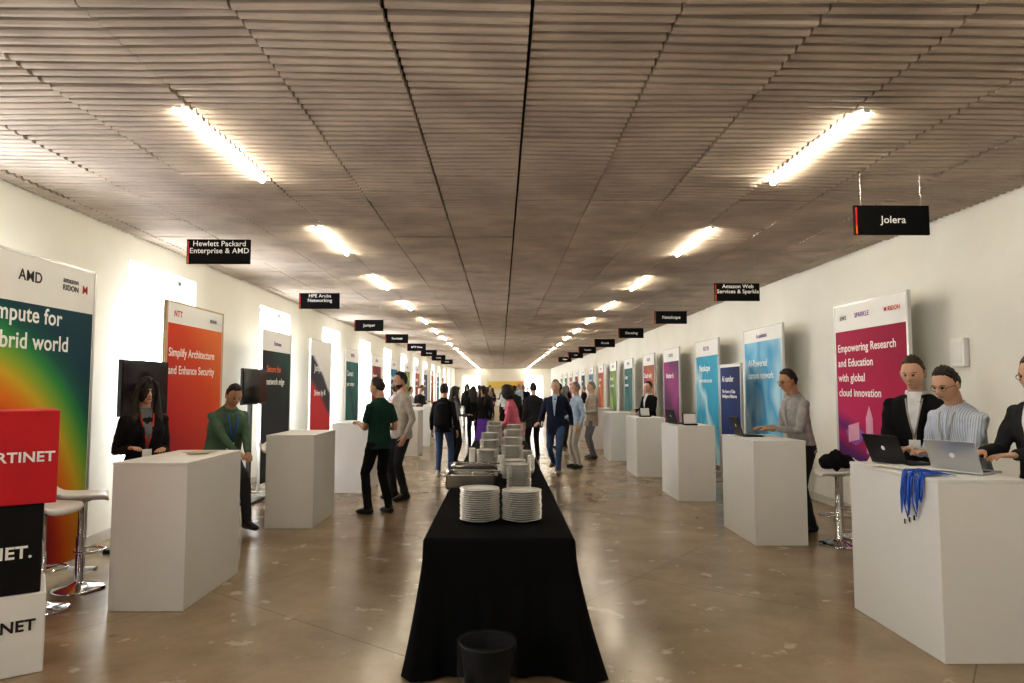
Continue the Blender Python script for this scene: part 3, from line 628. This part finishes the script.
    if glasses:
        V=[];F=[]
        for sg in(-1,1):
            c=hc+HM@Vector((sg*.033,.09,.002)); ps=[c+HM@Vector((.023*math.cos(a),-abs(math.cos(a))*.004*(1 if sg*math.cos(a)>0 else 0),.017*math.sin(a))) for a in [i*2*math.pi/20 for i in range(21)]]
            tube(V,F,ps,.0016,side=(0,1,0),n=6); tube(V,F,[hc+HM@Vector((sg*.055,.086,.006)),hc+HM@Vector((sg*.08,.04,.006)),hc+HM@Vector((sg*.083,-.01,.0))],.0016,side=(0,0,1),n=6)
        tube(V,F,[hc+HM@Vector((-.011,.093,.006)),hc+HM@Vector((.011,.093,.006))],.0016,side=(0,0,1),n=6)
        mobj('glasses',V,F,BLACKP,E,True)
    if not jacket or inner:
        V=[];F=[]; cm=inner if jacket else top
        ps=[T(.062*math.cos(a)*(.85 if fem else 1),-.006+.062*math.sin(a),.538-.018*max(0,math.sin(a))) for a in [math.pi/2+.25+i*(2*math.pi-.5)/20 for i in range(21)]]
        tube(V,F,ps,[(.006,.016)]*21,side=(.001,1,.001) ,n=8); mobj('collar',V,F,cm,E,True)
    if not jacket and det==2 and not fem:
        V=[];F=[]; pl=[surf(0,.05+.45*i/9,.006) for i in range(10)]
        tube(V,F,pl,(.014,.0035),n=6); mobj('placket',V,F,top,E,True)
    if jacket and inner:
        V=[];F=[]; rows=14; cols_=6
        for r in range(rows+1):
            z=.16+(.545-.16)*r/rows; w=.006+.044*(r/rows)**.9
            for c in range(cols_+1): V.append(surf(-w+2*w*c/cols_,z,.012 if z<.5 else .014))
        for r in range(rows):
            for c in range(cols_): q=r*(cols_+1)+c; F.append((q,q+1,q+cols_+2,q+cols_+1))
        mobj('shirt_front',V,F,inner,E,True)
        V=[];F=[]
        for sg in(-1,1):
            pl=[]
            for r in range(8):
                t=r/7; z=.16+.36*t; pl.append(surf(sg*(.016+.050*t),z,.012))
            tube(V,F,pl,[(.006,.004),(.012,.004),(.016,.004),(.020,.004),(.022,.004),(.018,.004),(.014,.004),(.012,.004)],side=(1,0,0),n=8)
        mobj('lapels',V,F,top,E,True)
    if lanyard:
        V=[];F=[]
        for sg in(-1,1): tube(V,F,[T(sg*.06,-.03,.54),surf(sg*.055,.49,.018),surf(sg*.04,.40,.018),surf(sg*.022,.30,.018),surf(0,.20,.018)],(.006,.002),side=(1,0,0),n=6)
        mobj('lanyard_strap',V,F,lanyard,E,True)
        p=surf(0,.14,.022); V=[];F=[]; addbox(V,F,p,(.075,.004,.10),Matrix.Rotation(-lean,3,'X')); mobj('badge',V,F,TXTW,E)
    if backpack:
        V=[];F=[]; tube(V,F,[T(0,-.19,-.02),T(0,-.2,.05),T(0,-.2,.3),T(0,-.18,.42),T(0,-.16,.46)],[(.10,.05),(.15,.085),(.15,.09),(.12,.07),(.05,.03)],n=20)
        for sg in(-1,1): tube(V,F,[T(sg*.1,-.15,.42),T(sg*.1,-.04,.51),T(sg*.11,.08,.45),T(sg*.13,.11,.3),T(sg*.15,-.02,.1),T(sg*.1,-.15,.03)],(.022,.008),n=8)
        gar('backpack',V,F,backpack,E,vox,3)
    return E
blk=cloth('black',(.010,.010,.012)); navy=cloth('navy',(.015,.02,.045)); jeans=cloth('jeans',(.05,.085,.17)); wht=cloth('white_shirt',(.66,.67,.70)); ltb=cloth('light_blue',(.38,.48,.62))
grn=cloth('sage_green',(.085,.14,.09)); dgrn=cloth('dark_green',(.012,.045,.033)); pink=cloth('pink',(.6,.16,.22)); purp=cloth('purple',(.14,.06,.38)); beige=cloth('beige',(.34,.29,.24)); gry=cloth('grey',(.13,.13,.14)); char=cloth('charcoal',(.03,.031,.035)); sand=cloth('sand',(.42,.39,.34))
LR=cloth('lanyard_red',(.5,.05,.03)); LB=BLUE; LG=cloth('lanyard_grey',(.35,.33,.31))
stripe=M('cloth_pale_stripe',(.50,.55,.63),rough=.85,bump=.5,bscale=9,spec=.2)
_nt=stripe.node_tree; _tc=_nt.nodes.new('ShaderNodeTexCoord'); _w=_nt.nodes.new('ShaderNodeTexWave'); _w.bands_direction='X'; _w.inputs['Scale'].default_value=22; _w.inputs['Distortion'].default_value=1.5
_nt.links.new(_tc.outputs['Object'],_w.inputs['Vector']); _r=ramp(_nt,[(.35,(.58,.61,.67)),(.65,(.34,.41,.54))]); _nt.links.new(_w.outputs['Fac'],_r.inputs['Fac']); _nt.links.new(_r.outputs['Color'],_nt.nodes['Principled BSDF'].inputs['Base Color'])
person('woman_black_blazer',-3.06,5.94,-140,H=1.70,fem=True,wr=(.14,.20,1.14),wl=(-.10,.22,1.12),top=blk,bot=blk,hs='long',jacket=True,inner=gry,hp=.10,lanyard=LR,hy=.1)
person('man_green_sweater',-3.19,7.92,-135,H=1.80,lean=.36,pz=.84,wr=(.07,.52,.88),wl=(-.07,.50,.84),ar=(.16,.34,.30),al=(-.14,.36,.12),top=grn,bot=char,skin='b',hp=.3,girth=1.25,curl=.7,lanyard=LB)
person('man_green_tshirt',-1.56,8.85,52,H=1.74,wr=(.20,.20,1.08),wl=(-.08,.32,1.16),ar=(.13,-.06,.085),al=(-.11,.07,.085),top=dgrn,bot=blk,skin='a',sleeve='short',hp=.2,hy=.3,curl=.6)
person('man_light_shirt',-1.44,10.0,120,H=1.84,wr=(.2,.22,1.08),wl=(-.24,.05,.87),ar=(.13,.05,.085),top=sand,bot=char,beard=True,lanyard=LR,hp=.1,girth=1.08)
person('man_striped_shirt',3.40,4.95,108,H=1.79,lean=.24,wr=(.17,.36,1.13),wl=(-.06,.40,1.13),top=stripe,bot=char,hp=.26,glasses=True,lanyard=LG,hair=HB,girth=1.05,hy=.05)
person('man_black_suit',3.40,5.55,140,H=1.87,lean=.05,wr=(.14,.34,1.10),wl=(-.22,.10,.92),top=blk,bot=blk,jacket=True,inner=wht,hp=.25,beard=False,hair=HBR,lanyard=LG,hy=-.15)
person('man_dark_sweater',3.70,4.58,106,H=1.83,lean=.12,wr=(.1,.46,1.12),wl=(-.1,.46,1.12),top=char,bot=char,jacket=True,inner=wht,hp=.1,glasses=True,hair=HBR)
person('man_laptop_user',3.40,7.72,100,H=1.83,lean=.18,wr=(.14,.36,1.10),wl=(-.10,.38,1.10),top=cloth('pale_grey_shirt',(.33,.32,.32)),bot=char,hp=.15,glasses=True,hair=HB,skin='b')
person('man_backpack',-1.05,12.6,-10,H=1.68,top=blk,bot=jeans,backpack=blk,det=1,shoe=SHW,hy=-.3,ar=(.12,.06,.085))
person('man_navy_suit',1.04,13.0,165,H=1.80,wr=(.30,.16,.92),wl=(-.28,-.08,.86),ar=(.09,-.28,.16),al=(-.09,.28,.085),pz=.89,top=navy,bot=jeans,jacket=True,inner=ltb,hair=HG,det=2,shoe=SHB)
person('man_pale_blue_shirt',1.52,13.8,110,H=1.72,wr=(.2,.2,1.0),top=ltb,bot=sand,hair=HG,det=1,lanyard=LR)
person('man_beige_jacket',2.08,15.6,95,H=1.74,wl=(-.2,.22,1.05),top=beige,bot=gry,jacket=True,inner=wht,hair=HG,det=1)
person('woman_pink_blouse',.27,11.75,75,H=1.66,fem=True,lean=.25,wr=(.14,.36,.98),wl=(-.15,.38,.98),top=pink,bot=blk,hs='curly',skin='c',det=1)
person('woman_purple_skirt',-.42,16.5,150,H=1.66,fem=True,top=blk,bot=purp,skirt=True,hs='long',det=1)
person('woman_dark_coat',-.75,18.6,10,H=1.66,fem=True,top=blk,bot=blk,jacket=True,hs='long',det=1)
person('man_dark_suit_at_podium',3.3,15.2,120,H=1.75,top=blk,bot=blk,jacket=True,inner=wht,det=1,wr=(.15,.3,1.1),wl=(-.15,.3,1.1))
person('man_dark_jacket',.72,15.2,20,H=1.72,top=char,bot=blk,jacket=True,det=1)
person('woman_grey_top',-1.0,14.6,-60,H=1.64,fem=True,top=gry,bot=blk,hs='long',det=1,wr=(.15,.28,1.1))
tops=[blk,navy,char,gry,ltb,wht,beige,blk,char,blk]; bots=[blk,char,jeans,blk,sand,char]
for i in range(34):
    yy=17.5+i*1.0+random.uniform(0,.8); side=random.random()
    xx=random.uniform(-1.6,2.0) if side<.6 else (random.uniform(-3.3,-2.9) if side<.8 else random.uniform(3.3,3.7))
    fem=random.random()<.4
    person('visitor',xx,yy,random.choice([0,180,90,-90,40,150])+random.uniform(-30,30),H=random.uniform(1.6,1.82),fem=fem,top=random.choice(tops),bot=random.choice(bots),hs='long' if fem else 'short',hair=random.choice([HB,HB,HBR,HG]),skin=random.choice('aabc'),jacket=random.random()<.4,det=0,wr=random.choice([None,(.18,.25,1.1)]),wl=random.choice([None,(-.15,.28,1.1)]))
def blob(name,loc,pts,rad,mat,vox=.012):
    e=empty(name,loc); V=[];F=[]; tube(V,F,pts,rad,n=16)
    tube(V,F,[(-.08,0,.12),(-.04,.02,.18),(.03,.02,.19),(.08,0,.13)],.011,n=8)
    gar('body',V,F,mat,e,vox,2,.02); return e
blob('black_bag',(3.46,7.05,.765),[(-.17,0,.06),(-.1,0,.08),(0,.0,.09),(.1,0,.08),(.17,0,.05)],[(.05,.05),(.08,.10),(.085,.12),(.075,.10),(.04,.04)],blk,.009)
# ---------------------------------------------------------------- camera, world
cam=D.cameras.new('camera'); cam.lens=24; cam.sensor_width=36; co=D.objects.new('camera',cam); scene.collection.objects.link(co)
co.location=(0,0,1.6); co.rotation_euler=(math.radians(93.9),0,math.radians(-.92)); scene.camera=co
w=D.worlds.new('world'); scene.world=w; w.use_nodes=True; w.node_tree.nodes['Background'].inputs[0].default_value=(.6,.7,.85,1); w.node_tree.nodes['Background'].inputs[1].default_value=.6
scene.view_settings.view_transform='Standard'; scene.view_settings.exposure=.03
try: scene.view_settings.look='Medium High Contrast'
except Exception as ex_: print(ex_)
